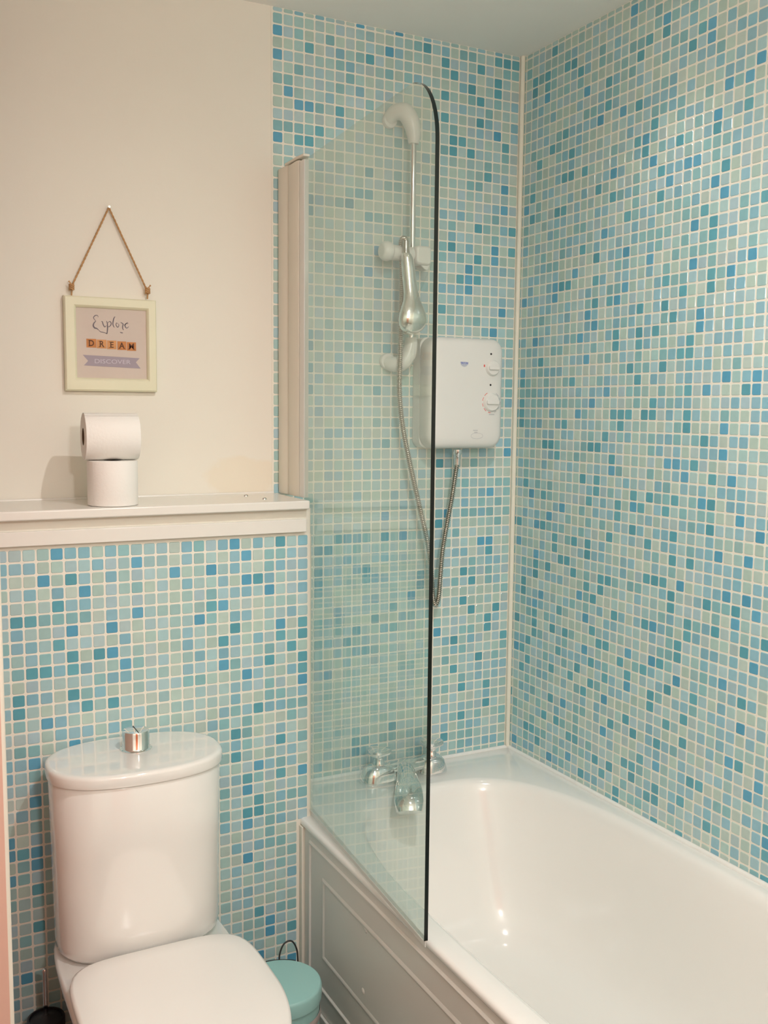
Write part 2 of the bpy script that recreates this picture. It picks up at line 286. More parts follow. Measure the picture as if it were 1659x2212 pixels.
class Mosaic:
    """one wall: backing, grout slab and every tile in a single mesh"""
    def __init__(s): s.mb = MB(); s.cols = []
    def solid(s, *a, mi=0):
        s.mb.box(*a, mi=mi); s.cols += [(1, 1, 1)]*6
    def tile(s, org, U, V, N, u0, u1, v0, v1, col, g=.0019):
        h = .0009; c = .0021; i = .0008
        u0 += g; u1 -= g; v0 += g; v1 -= g
        if u1-u0 < .004 or v1-v0 < .004: return
        jit = [rnd.uniform(-.0003, .0003) for _ in range(4)]
        u0 += jit[0]; u1 += jit[1]; v0 += jit[2]; v1 += jit[3]
        c = min(c, (u1-u0)/3, (v1-v0)/3); i = min(i, (u1-u0)/6, (v1-v0)/6)
        def oct_(a0, a1, b0, b1, k): return [(a0+k, b0), (a1-k, b0), (a1, b0+k), (a1, b1-k), (a1-k, b1), (a0+k, b1), (a0, b1-k), (a0, b0+k)]
        tu, tv = rnd.uniform(-.012, .012), rnd.uniform(-.012, .012); cu, cv = (u0+u1)/2, (v0+v1)/2
        base = [org+U*a+V*b for a, b in oct_(u0, u1, v0, v1, c)]
        top = [org+U*a+V*b+N*(h+tu*(a-cu)+tv*(b-cv)) for a, b in oct_(u0+i, u1-i, v0+i, v1-i, c)]
        fs = [(k, (k+1) % 8, 8+(k+1) % 8, 8+k) for k in range(8)]+[tuple(range(8, 16))]
        s.mb.add(base+top, fs, 2); s.cols += [col]*9
    def build(s, name):
        me = bpy.data.meshes.new(name); me.from_pydata(s.mb.v, [], s.mb.f)
        for m in (M['paint'], M['grout'], M['tile']): me.materials.append(m)
        me.polygons.foreach_set('material_index', s.mb.m)
        at = me.attributes.new('tile', 'FLOAT_COLOR', 'FACE')
        at.data.foreach_set('color', [x for c in s.cols for x in (*c, 1)])
        o = bpy.data.objects.new(name, me); COL.objects.link(o); tag(o, kind='structure'); return o

G = .0016   # grout stands proud of the plaster
# back wall: painted to the left, mosaic above the bath
b = Mosaic(); b.solid(-3.0, .10, 0.0, .10, -.02, CEIL)
b.solid(-.7245, 0.0, -G, 0, .48, CEIL, mi=1)
for c in range(26):
    for r in range(0, 72):
        z1 = H0-r*P; z0 = z1-P; z1 = min(z1, CEIL+.0012)
        if z0 < .50: continue
        x0 = -OX-(26-c)*P
        b.tile(Vector((0, -G, 0)), Vector((1, 0, 0)), Vector((0, 0, 1)), Vector((0, -1, 0)), x0, x0+P, z0, z1, tcol('k', c, r))
b.build('wall_back')
# right wall
b = Mosaic(); b.solid(0.0, .10, -3.1, 0.0, -.02, CEIL); b.solid(-G, 0, -1.80, 0, .48, CEIL, mi=1)
for d in range(0, 66):
    for r in range(0, 72):
        z1 = H0-r*P; z0 = z1-P; z1 = min(z1, CEIL+.0012)
        if z0 < .50: continue
        y0 = -(DY0+d*P); y1 = y0-P; y0 = min(y0, -.0022)
        b.tile(Vector((-G, 0, 0)), Vector((0, -1, 0)), Vector((0, 0, 1)), Vector((-1, 0, 0)), -y0, -y1, z0, z1, tcol('r', d, r, d < 33))
b.build('wall_right')
# low boxed-in wall behind the toilet
XE = -.7065
b = Mosaic(); b.solid(-1.60, XE-.0012, D, -.0005, 0.0, 1.2605)
b.solid(-1.47, XE, D-G, D, 0, 1.2008, mi=1); b.solid(XE-.0012, XE, D, -.003, 0.53, 1.2008, mi=1)
for e in range(0, 27):
    for g in range(-0, 45):
        z1 = ZL-(g-.5)*P; z0 = z1-P; z1 = min(z1, 1.203)
        x1 = XL-e*P; x0 = x1-P
        if z0 < .0 or (e == 0 and z0 < .51): continue
        b.tile(Vector((0, D-G, 0)), Vector((1, 0, 0)), Vector((0, 0, 1)), Vector((0, -1, 0)), x0, x1, z0, z1, tcol('l', e, g, e < 25))
for e in range(0, 7):
    for g in range(0, 24):
        z1 = ZL-(g-.5)*P; z0 = z1-P; z1 = min(z1, 1.203)
        b.tile(Vector((XE, 0, 0)), Vector((0, 1, 0)), Vector((0, 0, 1)), Vector((1, 0, 0)), D+.010+e*P, D+.010+(e+1)*P, z0, z1, tcol('x', e, g, False))
b.build('wall_low_back')

def struct(mb, name, m, **k):
    o = mb.build(name, m, **k); tag(o, kind='structure'); return o
m_ = MB(); m_.box(-3.0, .10, -3.2, .10, CEIL, CEIL+.08); struct(m_, 'ceiling', M['ceil'], smooth=False)
m_ = MB(); m_.box(-3.0, .10, -3.2, .10, -.08, 0); struct(m_, 'floor', M['floor'], smooth=False)
m_ = MB(); m_.box(-3.0, .10, -3.2, -3.1, 0, CEIL); struct(m_, 'wall_front', M['paint'], smooth=False)
# return wall at the left: pink paints in reddish bounce, cream bead the corner highlight
m_ = MB(); m_.box(-1.75, -1.4305, -.6755, D-.004, 0, CEIL, mi=0)
m_.tube([(-1.4375, -.6755, 0), (-1.4375, -.6755, CEIL)], .0070, 24, mi=1)
m_.box(-2.2, -1.4375, -.6825, -.66, 0, CEIL, mi=0)
struct(m_, 'wall_left', [M['pink'], M['edge_highlight']])
m_ = MB(); m_.box(-2.3, -2.2, -3.1, 0, 0, CEIL); struct(m_, 'wall_side', M['paint'], smooth=False)
# orange wood door added out of view for the orange stripe mirrored in the chrome
m_ = MB(); m_.box(-1.75, -1.0, -3.1, -3.062, 0.005, 2.0)
for z0, z1 in ((.15, .95), (1.1, 1.85)):
    m_.box(-1.64, -1.11, -3.064, -3.055, z0, z1)
o_ = struct(m_, 'added_door_1', M['oak'], smooth=False, bevel=.004)
# bead trims
m_ = MB(); m_.tube([(-.0085, -.0085, .528), (-.0085, -.0085, CEIL)], .0066, 14); struct(m_, 'trim_1', M['grout_edge'])
m_ = MB()
m_.tube([(-.70, -.0052, .5245), (-.002, -.0052, .5245)], .0062, 12); m_.tube([(-.0052, -.002, .5245), (-.0052, -1.69, .5245)], .0062, 12)
struct(m_, 'trim_2', M['acrylic'])
# ------------------------------------------------------------------ text helpers (letters become flat meshes)
def letters(txt, size, cx, z, y, m, name, parent, plane_y=True, squeeze=1.0, bold=0.0, serif=False, height=None):
    cu = bpy.data.curves.new('tmp_text', 'FONT'); cu.body = txt; cu.size = size; cu.align_x = 'CENTER'; cu.align_y = 'CENTER'
    cu.offset = bold; cu.resolution_u = 3
    t = bpy.data.objects.new('tmp_text', cu); COL.objects.link(t)
    dg = bpy.context.evaluated_depsgraph_get(); dg.update()
    me = bpy.data.meshes.new_from_object(t.evaluated_get(dg)); bpy.data.objects.remove(t); bpy.data.curves.remove(cu)
    mb = MB()
    mb.add([(cx+v.co.x*squeeze, y, z+v.co.y) for v in me.vertices], [tuple(p.vertices) for p in me.polygons])
    bpy.data.meshes.remove(me)
    return mb.build(name, m, parent, smooth=False)

def stroke(mb, pts, w, y, mi=None):
    """flat pen stroke in the xz plane; pts (x, z), w widths"""
    pts = [Vector((a, b)) for a, b in pts]; L_, R_ = [], []
    for i, p in enumerate(pts):
        t = (pts[min(i+1, len(pts)-1)]-pts[max(i-1, 0)]).normalized(); n = Vector((-t.y, t.x))
        ww = w[i] if isinstance(w, list) else w
        L_.append(p+n*ww/2); R_.append(p-n*ww/2)
    vs = [(q.x, y, q.y) for q in L_+R_]; n = len(pts)
    mb.add(vs, [(i, i+1, n+i+1, n+i) for i in range(n-1)], mi)

def rrect(x0, x1, z0, z1, r, seg=6):
    out = []
    for cx, cz, a0 in ((x1-r, z1-r, 0), (x0+r, z1-r, 90), (x0+r, z0+r, 180), (x1-r, z0+r, 270)):
        for k in range(seg+1):
            a = math.radians(a0+90*k/seg); out.append((cx+r*math.cos(a), cz+r*math.sin(a)))
    return out

def rrings(x0, x1, z0, z1, r, prof, plane='xz', seg=6):
    """rounded rectangle swept along prof = [(inset, depth)]"""
    out = []
    for ins, h in prof:
        pts = rrect(x0+ins, x1-ins, z0+ins, z1-ins, max(r-ins, .0008), seg)
        out.append([(u, h, v) if plane == 'xz' else ((h, u, v) if plane == 'yz' else (u, v, h)) for u, v in pts])
    return out

# ------------------------------------------------------------------ shelf on the low wall
FY = D-G
m_ = MB(); m_.box(-1.60, -.7195, -.2300, -.0005, 1.2608, 1.2805)
sh = m_.build('shelf_board', M['shelf'], bevel=.003, seg=3)
tag(sh, 'long glossy white shelf board on top of the low tiled wall', 'shelf')
m_ = MB(); m_.box(-1.60, -.7225, D-.0135, D-.0003, 1.2075, 1.2372)
struct(m_, 'trim_3', M['shelf'], smooth=True, bevel=.0015)
m_ = MB(); m_.tube([(-1.449, -.0035, 1.2812), (-.722, -.0035, 1.2812)], .0035, 8); struct(m_, 'trim_4', M['shelf'])
for i, (x, y) in enumerate(((-.817, -.070), (-.804, -.160))):
    m_ = MB(); m_.lathe([(.0, .0048), (.003, .0044), (.0052, .0026), (.0058, .0004), (.0058, 0)], (x, y, 1.2805), seg=20)
    o_ = m_.build('screw_cap', M['chrome'])
    tag(o_, ['small chrome screw cap on the shelf board, the one nearer the painted wall', 'small chrome screw cap on the shelf board, the one nearer its right front corner'][i], 'screw cap', 'chrome screw caps on the shelf')

# ------------------------------------------------------------------ toilet rolls
def roll(name, c, ax, label, r=.0510, L=.0985):
    e = empty(name, (c[0], c[1], c[2]), label, 'toilet roll', 'toilet rolls on the shelf')
    m_ = MB(); ri = .0185; h = L/2; f = .0022
    prof = [(ri, -h), (r-f, -h), (r-f*.3, -h+f*.3), (r, -h+f), (r, h-f), (r-f*.3, h-f*.3), (r-f, h), (ri, h)]
    rot = lambda p: p
    m_.lathe(prof, (0, 0, 0), 'z', 56, cap=False)
    # loose outer sheet end: a thin step along the roll
    st = [(r*math.cos(a)+(.0006 if True else 0)*math.cos(a), r*math.sin(a)+.0006*math.sin(a)) for a in [math.radians(x) for x in range(100, 210, 6)]]
    m_.loft([[(x, y, z) for x, y in st] for z in (-h+.001, h-.001)], False, False, closed=False)
    core = MB(); core.lathe([(ri, -h+.0005), (ri, h-.0005), (ri-.0012, h-.0005), (ri-.0012, -h+.0005), (ri, -h+.0005)], (0, 0, 0), 'z', 36, cap=False)
    for mb_, nm, mm in ((m_, 'tissue', M['paper']), (core, 'cardboard_core', M['cardboard'])):
        if ax == 'x':
            mb_.v = [(v[2], v[1], -v[0]) for v in mb_.v]
            a = math.radians(-3); mb_.v = [(v[0]*math.cos(a)-v[1]*math.sin(a), v[0]*math.sin(a)+v[1]*math.cos(a), v[2]) for v in mb_.v]
        mb_.v = [(v[0]+c[0], v[1]+c[1], v[2]+c[2]) for v in mb_.v]
        mb_.build(nm, mm, e)
    return e
roll('toilet_roll', (-1.1480, -.166, 1.2808+.0475), 'z', 'white toilet roll standing upright on the shelf, under another roll', .0520, .0945)
roll('toilet_roll', (-1.1500, -.160, 1.3760+.0497), 'x', 'white toilet roll lying on its side on top of the upright roll', .0495, .112)

# ------------------------------------------------------------------ picture
pe = empty('hanging_picture', (-1.1125, -.0005, 1.628), 'cream framed Explore Dream Discover picture hanging from a brown string', 'picture')
X0, X1, Z0, Z1 = -1.2155, -1.0115, 1.5235, 1.7315; x0, x1, z0, z1 = -1.1890, -1.0335, 1.5530, 1.7075
m_ = MB(); YB, YF = -.0015, -.0195
prof = [(0, YB), (0, YF+.004), (.003, YF+.0005), (.006, YF), (.020, YF), (.0225, YF+.002), (.0255, YF+.008), (.0255, YF+.010)]
rings = []
for ins, h in prof:
    f = ins/.0255
    a0, a1, b0, b1 = X0+(x0-X0)*f, X1+(x1-X1)*f, Z0+(z0-Z0)*f, Z1+(z1-Z1)*f
    rings.append([(a0, h, b0), (a1, h, b0), (a1, h, b1), (a0, h, b1)])
m_.loft(rings, True, False)
# hair-line groove beads on the moulding
fr = m_.build('frame', M['frame'], pe, smooth=True, angle=25)
YP = YF+.0098
m_ = MB(); m_.box(x0, x1, YP, YP+.001, z0, z1); pr = m_.build('print', M['print'], pe, smooth=False)
YI = YP-.0004
def fx(px): return x0+(px-315)/(1372-315)*(x1-x0)          # from a close look at the print
def fz(py): return z1-(py-325)/(1380-325)*(z1-z0)
m_ = MB()
def pen(pts, w):
    sp = spline([(fx(a), fz(b), 0) for a, b in pts], 6); n = len(sp)
    ws = [w*(.35+.65*math.sin(math.pi*(i+.5)/n)) for i in range(n)]
    stroke(m_, [(p.x, p.y) for p in sp], ws, YI)
K = .0019
# cursive word, traced as pen strokes (coordinates of the 1659 px wide close-up)
def S(pts, w): pen([(120*0+ (180-120)*1659/240+ a*240/1659*0 + a*(140/1659)*(1659/240), (670-620)*1659/240 + b*(70/830)*(1659/240)) for a, b in pts], w)
S([(400, 195), (375, 150), (320, 155), (275, 210), (300, 260), (335, 295)], K*1.0)
S([(335, 300), (285, 350), (265, 420), (300, 475), (345, 485), (395, 520)], K*1.7)
S([(395, 520), (450, 570), (540, 585), (600, 610)], K*.8)
S([(470, 300), (500, 310), (520, 380), (560, 440), (600, 400)], K*1.2)
S([(600, 285), (625, 330), (630, 420), (625, 520), (610, 610), (580, 590)], K*1.4)
S([(640, 330), (690, 290), (725, 330), (715, 380), (670, 430), (640, 425)], K*1.1)
S([(835, 160), (810, 180), (785, 250), (770, 340), (780, 400), (810, 445)], K*1.3)
S([(900, 340), (865, 320), (850, 370), (875, 420), (900, 430), (925, 380), (905, 335)], K*1.0)
S([(970, 300), (1010, 320), (1035, 350), (1020, 420), (1030, 480), (1055, 490)], K*1.3)
S([(1060, 380), (1110, 330), (1150, 300), (1165, 330)], K*.8)
S([(1160, 330), (1110, 330), (1085, 380), (1105, 430), (1140, 440), (1185, 400)], K*1.2)
S([(950, 560), (990, 570), (1030, 575)], K*1.2)
m_.build('explore_lettering', M['ink'], pr, smooth=False)
for i, (a, b_) in enumerate(((462, 608), (614, 762), (770, 912), (925, 1062), (1070, 1212))):
    m_ = MB(); zt, zb = fz(790+i*7), fz(922+i*7)
    m_.box(fx(a), fx(b_), YI, YI+.0002, zb, zt)
    sq = m_.build('letter_square', [M['wood_b'], M['wood_b'], M['wood_b'], M['wood_a'], M['wood_a']][i] if i else M['wood_a'], pr, smooth=False)
    ch = 'DREAM'[i]; cx_ = fx((a+b_)/2); cz_ = (zt+zb)/2
    letters(ch, .0185, cx_, cz_-.0004, YI-.0003, M['ink_brown'], 'letter', sq, squeeze=.92, bold=.0003)
    m_ = MB()
    for sx, sz in {'D': [(-.0048, 1), (-.0048, -1)], 'R': [(-.0048, 1), (-.0048, -1), (.0042, -1)], 'E': [(-.0045, 1), (-.0045, -1)], 'A': [(-.0056, -1), (.0056, -1)], 'M': [(-.0062, -1), (.0062, -1)]}[ch]:
        m_.box(cx_+sx-.0020, cx_+sx+.0020, YI-.0003, YI-.0002, cz_+sz*.0062-.0005, cz_+sz*.0062+.0005)
    m_.build('letter_serifs', M['ink_brown'], sq, smooth=False)
m_ = MB(); A = [(405, 1035), (1265, 1060), (1205, 1125), (1278, 1220), (418, 1195), (482, 1125)]
m_.add([(fx(a), YI, fz(b_)) for a, b_ in A], [tuple(range(6))]); rb = m_.build('ribbon', M['lilac'], pr, smooth=False)
letters('DISCOVER', .0135, fx(848), fz(1128), YI-.0003, M['pale_ink'], 'ribbon_lettering', rb, squeeze=1.28)
# string with two knots and a nail
AP = Vector((-1.1118, -.0075, 1.930)); KL = Vector((-1.1975, -.012, 1.750)); KR = Vector((-1.0300, -.012, 1.752))
m_ = MB()
for K_ in (KL, KR):
    path = [K_+(AP-K_)*t+Vector((0, 0, -.0015*math.sin(math.pi*t))) for t in [i/24 for i in range(25)]]
    for ph in (0, math.pi):
        tw = [];
        for i in range(121):
            t = i/120; c_ = K_+(AP-K_)*t; a = t*70+ph; tw.append(c_+Vector((.0009*math.cos(a), .0009*math.sin(a), 0)))
        m_.tube(tw, .00150, 6)
m_.build('string', M['twine'], pe)
for K_ in (KL, KR):
    m_ = MB(); rnd2 = random.Random(int(K_.x*-1000))
    for k in range(3):
        pts = []
        for i in range(19):
            a = 2*math.pi*i/18; pts.append(K_+Vector((.0044*math.cos(a), .0044*math.sin(a)*.7-.003, .0015*math.sin(2*a)-.004+k*.0042)))
        m_.tube(pts, .0021, 6)
    m_.tube([K_+Vector((0, 0, -.018)), K_+Vector((.001, -.001, -.004))], .0017, 6)
    s_ = -1 if K_ is KL else 1
    m_.tube([K_+Vector((0, -.003, .004)), K_+Vector((s_*.004, -.005, .010)), K_+Vector((s_*.0065, -.005, .0125))], [.0015, .0013, .0022], 6)
    m_.build('knot', M['twine'], pe)
m_ = MB(); m_.tube([(AP.x, -.001, AP.z-.001), (AP.x, -.012, AP.z+.001)], .0012, 8); m_.lathe([(0, 0), (.0028, 0), (.0028, -.001), (0, -.001)], (AP.x, -.012, AP.z+.001), 'y', 12)
m_.build('nail', M['chrome_hose'], pe)

# ------------------------------------------------------------------ bath
be = empty('bathtub', (-.3665, -.85, 0), 'white acrylic bathtub with white panel, full of reflections, along the tiled right wall', 'bathtub')
XO, YO = -.7335, -1.70
CX, CY, AX, AY = -.361, -.8875, .3255, .7325
N = 200; ths = []
corn = [math.atan2(sy, sx) % (2*math.pi) for sx, sy in ((-.004-CX, -.004-CY), (XO-CX, -.004-CY), (XO-CX, YO-CY), (-.004-CX, YO-CY))]
ths = sorted([2*math.pi*k/N for k in range(N)]+corn)
def rect_pt(t, ins):
    c, s_ = math.cos(t), math.sin(t)
    rx = ((-.004-ins-CX)/c) if c > 1e-9 else ((XO+ins-CX)/c if c < -1e-9 else 1e9)
    ry = ((-.004-ins-CY)/s_) if s_ > 1e-9 else ((YO+ins-CY)/s_ if s_ < -1e-9 else 1e9)
    r = min(rx, ry); return CX+r*c, CY+r*s_
def open_pt(t, ins, n=3.1, insy=None):
    iy = ins if insy is None else insy
    x, y = sup(AX-ins, AY-iy, n, t); return CX+x, CY+y
ZR = .5240
rings = []
for ins, z in ((.012, ZR-.016), (.0015, ZR-.016), (0, ZR-.0135), (0, ZR-.007), (.0025, ZR-.0022), (.008, ZR)): rings.append([(*rect_pt(t, ins), z) for t in ths])
for ins, z in ((-.004, ZR), (.002, ZR-.0015), (.008, ZR-.006), (.014, ZR-.014), (.020, ZR-.030)): rings.append([(*open_pt(t, ins), z) for t in ths])
for ins, iy, z, n in ((.034, .050, ZR-.10, 3.2), (.052, .088, ZR-.20, 3.4), (.070, .125, ZR-.29, 3.6), (.090, .16, ZR-.345, 3.6), (.118, .20, ZR-.375, 3.4), (.16, .26, ZR-.390, 3.2), (.24, .45, ZR-.393, 2.6)):
    rings.append([(*open_pt(t, ins, n, iy), z) for t in ths])
m_ = MB(); m_.loft(rings, False, True); tub = m_.build('tub', M['acrylic'], be, angle=60)
m_ = MB(); m_.lathe([(0, .004), (.018, .0035), (.026, .002), (.030, 0), (.030, -.002)], (CX, -.46, ZR-.3925), seg=28); m_.build('waste', M['chrome'], be)
# panel with moulded frames
XP = -.7290
m_ = MB(); m_.box(XP, XP+.012, YO+.01, D-.002, .012, ZR-.0165)
def pframe(y0, y1, z0, z1, wd=.013, h=.0026):
    outer = [(y0, z0), (y1, z0), (y1, z1), (y0, z1)]
    rr = []
    for ins, hh in ((0, 0), (wd*.35, h), (wd*.65, h), (wd, 0)):
        rr.append([(XP-hh-.0001, a+(ins if a == y0 else -ins), b_+(ins if b_ == z0 else -ins)) for a, b_ in outer])
    m_.loft(rr, False, False)
pframe(-1.655, -.252, .155, .488, .010, .004)
pframe(-.930, -.327, .232, .428); pframe(-1.60, -1.0, .232, .428)
m_.box(XP-.0075, XP, YO+.01, D-.002, .012, .100)          # plinth strip
pn = m_.build('bath_panel', M['panel'], be, bevel=.0012)
for y, z in ((-.5512, .413), (-.5404, .273)):
    m_ = MB(); m_.lathe([(0, -.0022), (.0035, -.002), (.0062, -.0008), (.0068, 0)], (XP, y, z), 'x', 20); m_.build('screw_cover', M['panel'], pn)
m_ = MB(); m_.box(-.7365, -.7235, D-.0185, D-.002, .012, ZR-.017); m_.build('end_batten', M['plastic2'], be, bevel=.0015)

# ------------------------------------------------------------------ bath filler tap
te = empty('bath_tap', (-.383, -.085, ZR), 'chrome two-handle bath filler tap on the back rim of the bath', 'tap')
TZ = ZR
m_ = MB()
for cx, sx in ((-.462, 1.0), (-.305, .84)):
    rg = []
    for a, b_, z, n in ((.0500, .0340, 0, 2.7), (.0510, .0345, .004, 2.7), (.0500, .0335, .009, 2.7), (.0470, .0310, .022, 2.6), (.0420, .0280, .034, 2.5), (.0330, .0230, .0425, 2.3), (.0200, .0150, .0465, 2.1)):
        rg.append(ring(cx, -.082, a*sx, b_, TZ+z, n, 40))
    m_.loft(rg)
rg = []
for x, hy, hz in ((-.462, .018, .014), (-.43, .020, .0150), (-.405, .025, .018), (-.384, .029, .0200), (-.361, .025, .018), (-.33, .019, .0150), (-.305, .018, .014)):
    rg.append([(x, -.082+hy*math.cos(2*math.pi*k/28), TZ+.028+hz*math.sin(2*math.pi*k/28)) for k in range(28)])
m_.loft(rg)
tb = m_.build('tap_body', M['chrome'], te)
# spout: a broad flat arch that drops to an egg shaped lip
pth = [(-.386, -.084, TZ+.030), (-.400, -.113, TZ+.037), (-.416, -.148, TZ+.040), (-.435, -.189, TZ+.038), (-.455, -.232, TZ+.030), (-.471, -.264, TZ+.014), (-.478, -.280, TZ-.006)]
rad = [(.021, .014), (.0215, .012), (.0235, .0115), (.027, .0125), (.034, .016), (.0365, .019), (.032, .017)]
P_ = spline(pth, 5); R_ = []
for i in range(len(P_)):
    f = i/(len(P_)-1)*(len(rad)-1); k = min(int(f), len(rad)-2); t = f-k
    R_.append((rad[k][0]*(1-t)+rad[k+1][0]*t, rad[k][1]*(1-t)+rad[k+1][1]*t))
m_ = MB(); m_.tube(P_, R_, 32, up=Vector((0, 0, 1))); m_.build('spout', M['chrome'], te)
for cx in (-.462, -.305):
    m_ = MB(); m_.lathe([(.0150, .042), (.0150, .052), (.0125, .055), (.0125, .066), (.016, .069)], (cx, -.082, TZ), seg=28)
    rg = []
    for r, z in ((.016, .069), (.025, .0715), (.0300, .0750), (.0305, .0820), (.027, .0870), (.015, .0895), (.002, .0900)):
        rg.append([(cx+r*(1+.13*math.cos(3*t+.5))*math.cos(t), -.082+r*(1+.13*math.cos(3*t+.5))*math.sin(t), TZ+z) for t in [2*math.pi*k/48 for k in range(48)]])
    m_.loft(rg, False, True); m_.build('tap_handle', M['chrome'], te)

# ------------------------------------------------------------------ shower screen
G0 = Vector((-.7043, -.1917, 0)); gd = (Vector((-.7517, -.8394, 0))-G0).normalized(); gn = Vector((-gd.y, gd.x, 0)) if False else Vector((gd.y, -gd.x, 0))
se = empty('shower_screen', (-.704, -.19, ZR), 'clear glass bath screen with rounded top corner, hinged on a white profile', 'shower screen')
S0, S1, ZB, ZT = -.034, .6495, ZR+.0165, 2.0490
prof = [(S0, ZB), (S1, ZB)]
for k in range(0, 33):
    a = math.pi/2*k/32; prof.append((S1-.105+.105*math.cos(a), ZT-.118+.118*math.sin(a)))
prof.append((S0, ZT))
T = .0038
def gp(s, z, o): v = G0+gd*s+gn*o; return (v.x, v.y, z)
m_ = MB(); n = len(prof); A = [gp(s, z, -T) for s, z in prof]; B_ = [gp(s, z, T) for s, z in prof]
m_.add(A, [tuple(range(n))], 0); m_.add(B_, [tuple(range(n))], 0)
c_ = .0008
for i in range(n):
    j = (i+1) % n
    m_.add([A[i], A[j], B_[j], B_[i]], [(0, 1, 2, 3)], 1 if 1 <= i <= 31 else 0)
gl = m_.build('glass_pane', [M['glass'], M['glass_edge']], se, smooth=False)
# wall profile: channel, hinge post, clear clip and top cap
m_ = MB()
def plan(pts, z0, z1): m_.loft([[(x, y, z0) for x, y in pts], [(x, y, z1) for x, y in pts]])
plan([(-.7080, -.0035), (-.7105, -.012), (-.7085, -.062), (-.706, -.0655), (-.684, -.0655), (-.682, -.0035)], 1.2812, 2.058)
pf = m_.build('wall_profile', M['plastic2'], se, bevel=.001)
m_ = MB(); plan([(-.7065, -.066), (-.7095, -.074), (-.7110, -.126), (-.7085, -.1345), (-.6960, -.1345), (-.690, -.128), (-.688, -.066)], 1.2812, 2.054); m_.build('hinge_post', M['plastic2'], se, bevel=.001)
m_ = MB(); plan([(-.7078, -.1365), (-.7098, -.160), (-.7078, -.166), (-.6965, -.166), (-.6950, -.1365)], 1.2812, 2.0495); m_.build('glass_clip', M['plastic'], se, bevel=.0008)
m_ = MB(); m_.loft([[(x, y, z) for x, y in [(-.7125, -.055), (-.7130, -.130), (-.7105, -.1655), (-.694, -.1655), (-.684, -.125), (-.680, -.055)]] for z in (2.0565, 2.0625)]); m_.build('profile_cap', M['plastic2'], se, bevel=.002)
m_ = MB(); 
m_.loft([[gp(s, z, o) for o, z in ((-.0044, ZB-.0016), (.0044, ZB-.0016), (.0044, ZB+.0010), (-.0044, ZB+.0010))] for s in (.004, S1-.002)])
m_.loft([[gp(s, z, o) for o, z in ((-.0006, ZB-.013), (.0006, ZB-.013), (.0006, ZB-.0016), (-.0006, ZB-.0016))] for s in (.004, S1-.002)])
m_.build('bottom_seal', M['plastic'], se, smooth=False)

# ------------------------------------------------------------------ electric shower box
he = empty('electric_shower', (-.2185, -.003, 1.532), 'white electric shower unit with two dials on the tiled back wall', 'shower unit')
HX0, HX1, HZ0, HZ1 = -.3345, -.1015, 1.3860, 1.6790
m_ = MB(); m_.loft(rrings(HX0+.003, HX1-.003, HZ0+.003, HZ1-.003, .022, [(0, -.0045), (0, -.040), (.002, -.041)])); m_.build('back_case', M['plastic'], he)
m_ = MB()
rg = []
for ins, h in ((.001, -.041), (0, -.043), (0, -.072), (.0015, -.081), (.006, -.0885), (.014, -.0930), (.028, -.0950), (.055, -.0958)):
    base = rrect(HX0+ins, HX1-ins, HZ0+ins, HZ1-ins, max(.030-ins*.5, .012), 8)
    rr = []
    for u, v in base:   # sides bow out a little
        du = (u-(HX0+HX1)/2)/((HX1-HX0)/2); dv = (v-(HZ0+HZ1)/2)/((HZ1-HZ0)/2)
        rr.append((u-.004*(dv*dv)*(1 if du > 0 else -1)*abs(du), h, v-.006*(du*du)*(1 if dv > 0 else -1)*abs(dv)))
    rg.append(rr)
m_.loft(rg, False, True); fc = m_.build('front_cover', M['plastic'], he, angle=50)
YC = -.0962
for z, cx, r in ((1.5995, -.1440, .0200), (1.5095, -.1455, .0235)):
    m_ = MB(); m_.lathe([(r+.0015, -.0950), (r+.0012, -.0968), (r, -.0985), (r*.94, -.1015), (r*.88, -.1028), (0, -.1032)], (cx, 0, z), 'y', 40, cap=False)
    kb = m_.build('dial', M['plastic'], he)
    m_ = MB(); m_.loft(rrings(cx-r*.80, cx+r*.80, z-.0055, z+.0055, .004, [(0, -.1028), (0, -.1070), (.0014, -.1082)])); m_.build('dial_grip', M['plastic'], kb)
def arc(mb, cx, cz, r, a0, a1, wd):
    stroke(mb, [(cx+r*math.cos(math.radians(a0+(a1-a0)*k/8)), cz+r*math.sin(math.radians(a0+(a1-a0)*k/8))) for k in range(9)], wd, YC)
for a0, a1 in ((118, 142), (152, 172), (186, 204), (214, 236), (250, 266)):
    m_ = MB(); arc(m_, -.1455, 1.5095, .0275, a0, a1, .0015); m_.build('red_mark', M['red_ink'], fc, smooth=False)
m_ = MB(); m_.box(-.1712, -.1672, YC, YC+.0002, 1.6015, 1.6075); m_.build('red_mark', M['red_ink'], fc, smooth=False)
for a0, a1 in ((38, 60), (14, 28), (-14, 4), (-42, -24), (-70, -54)):
    m_ = MB(); arc(m_, -.1455, 1.5095, .0275, a0, a1, .0012); m_.build('grey_mark', M['greyblue'], fc, smooth=False)
for cx, cz, w_, n_ in ((-.1435, 1.4775, .017, 11), (-.1930, 1.4360, .014, 9), (-.1915, 1.4310, .010, 6)):
    m_ = MB()
    for k in range(n_): m_.box(cx-w_/2+w_*k/n_, cx-w_/2+w_*(k+.6)/n_, YC, YC+.0002, cz-.0010, cz+.0010)
    m_.build('small_print', M['greyblue'], fc, smooth=False)
m_ = MB(); stroke(m_, [(-.1885+.0185*math.cos(math.radians(a)), 1.4215+.0075*math.sin(math.radians(a))) for a in range(0, 361, 12)], .0006, YC)
m_.build('oval_mark', M['greyblue'], fc, smooth=False)
for z in (1.6355, 1.5550):
    m_ = MB(); m_.lathe([(.0026, -.0955), (.0026, -.0966), (0, -.0968)], (-.1490, 0, z), 'y', 14); m_.build('indicator_light', M['black'], he)
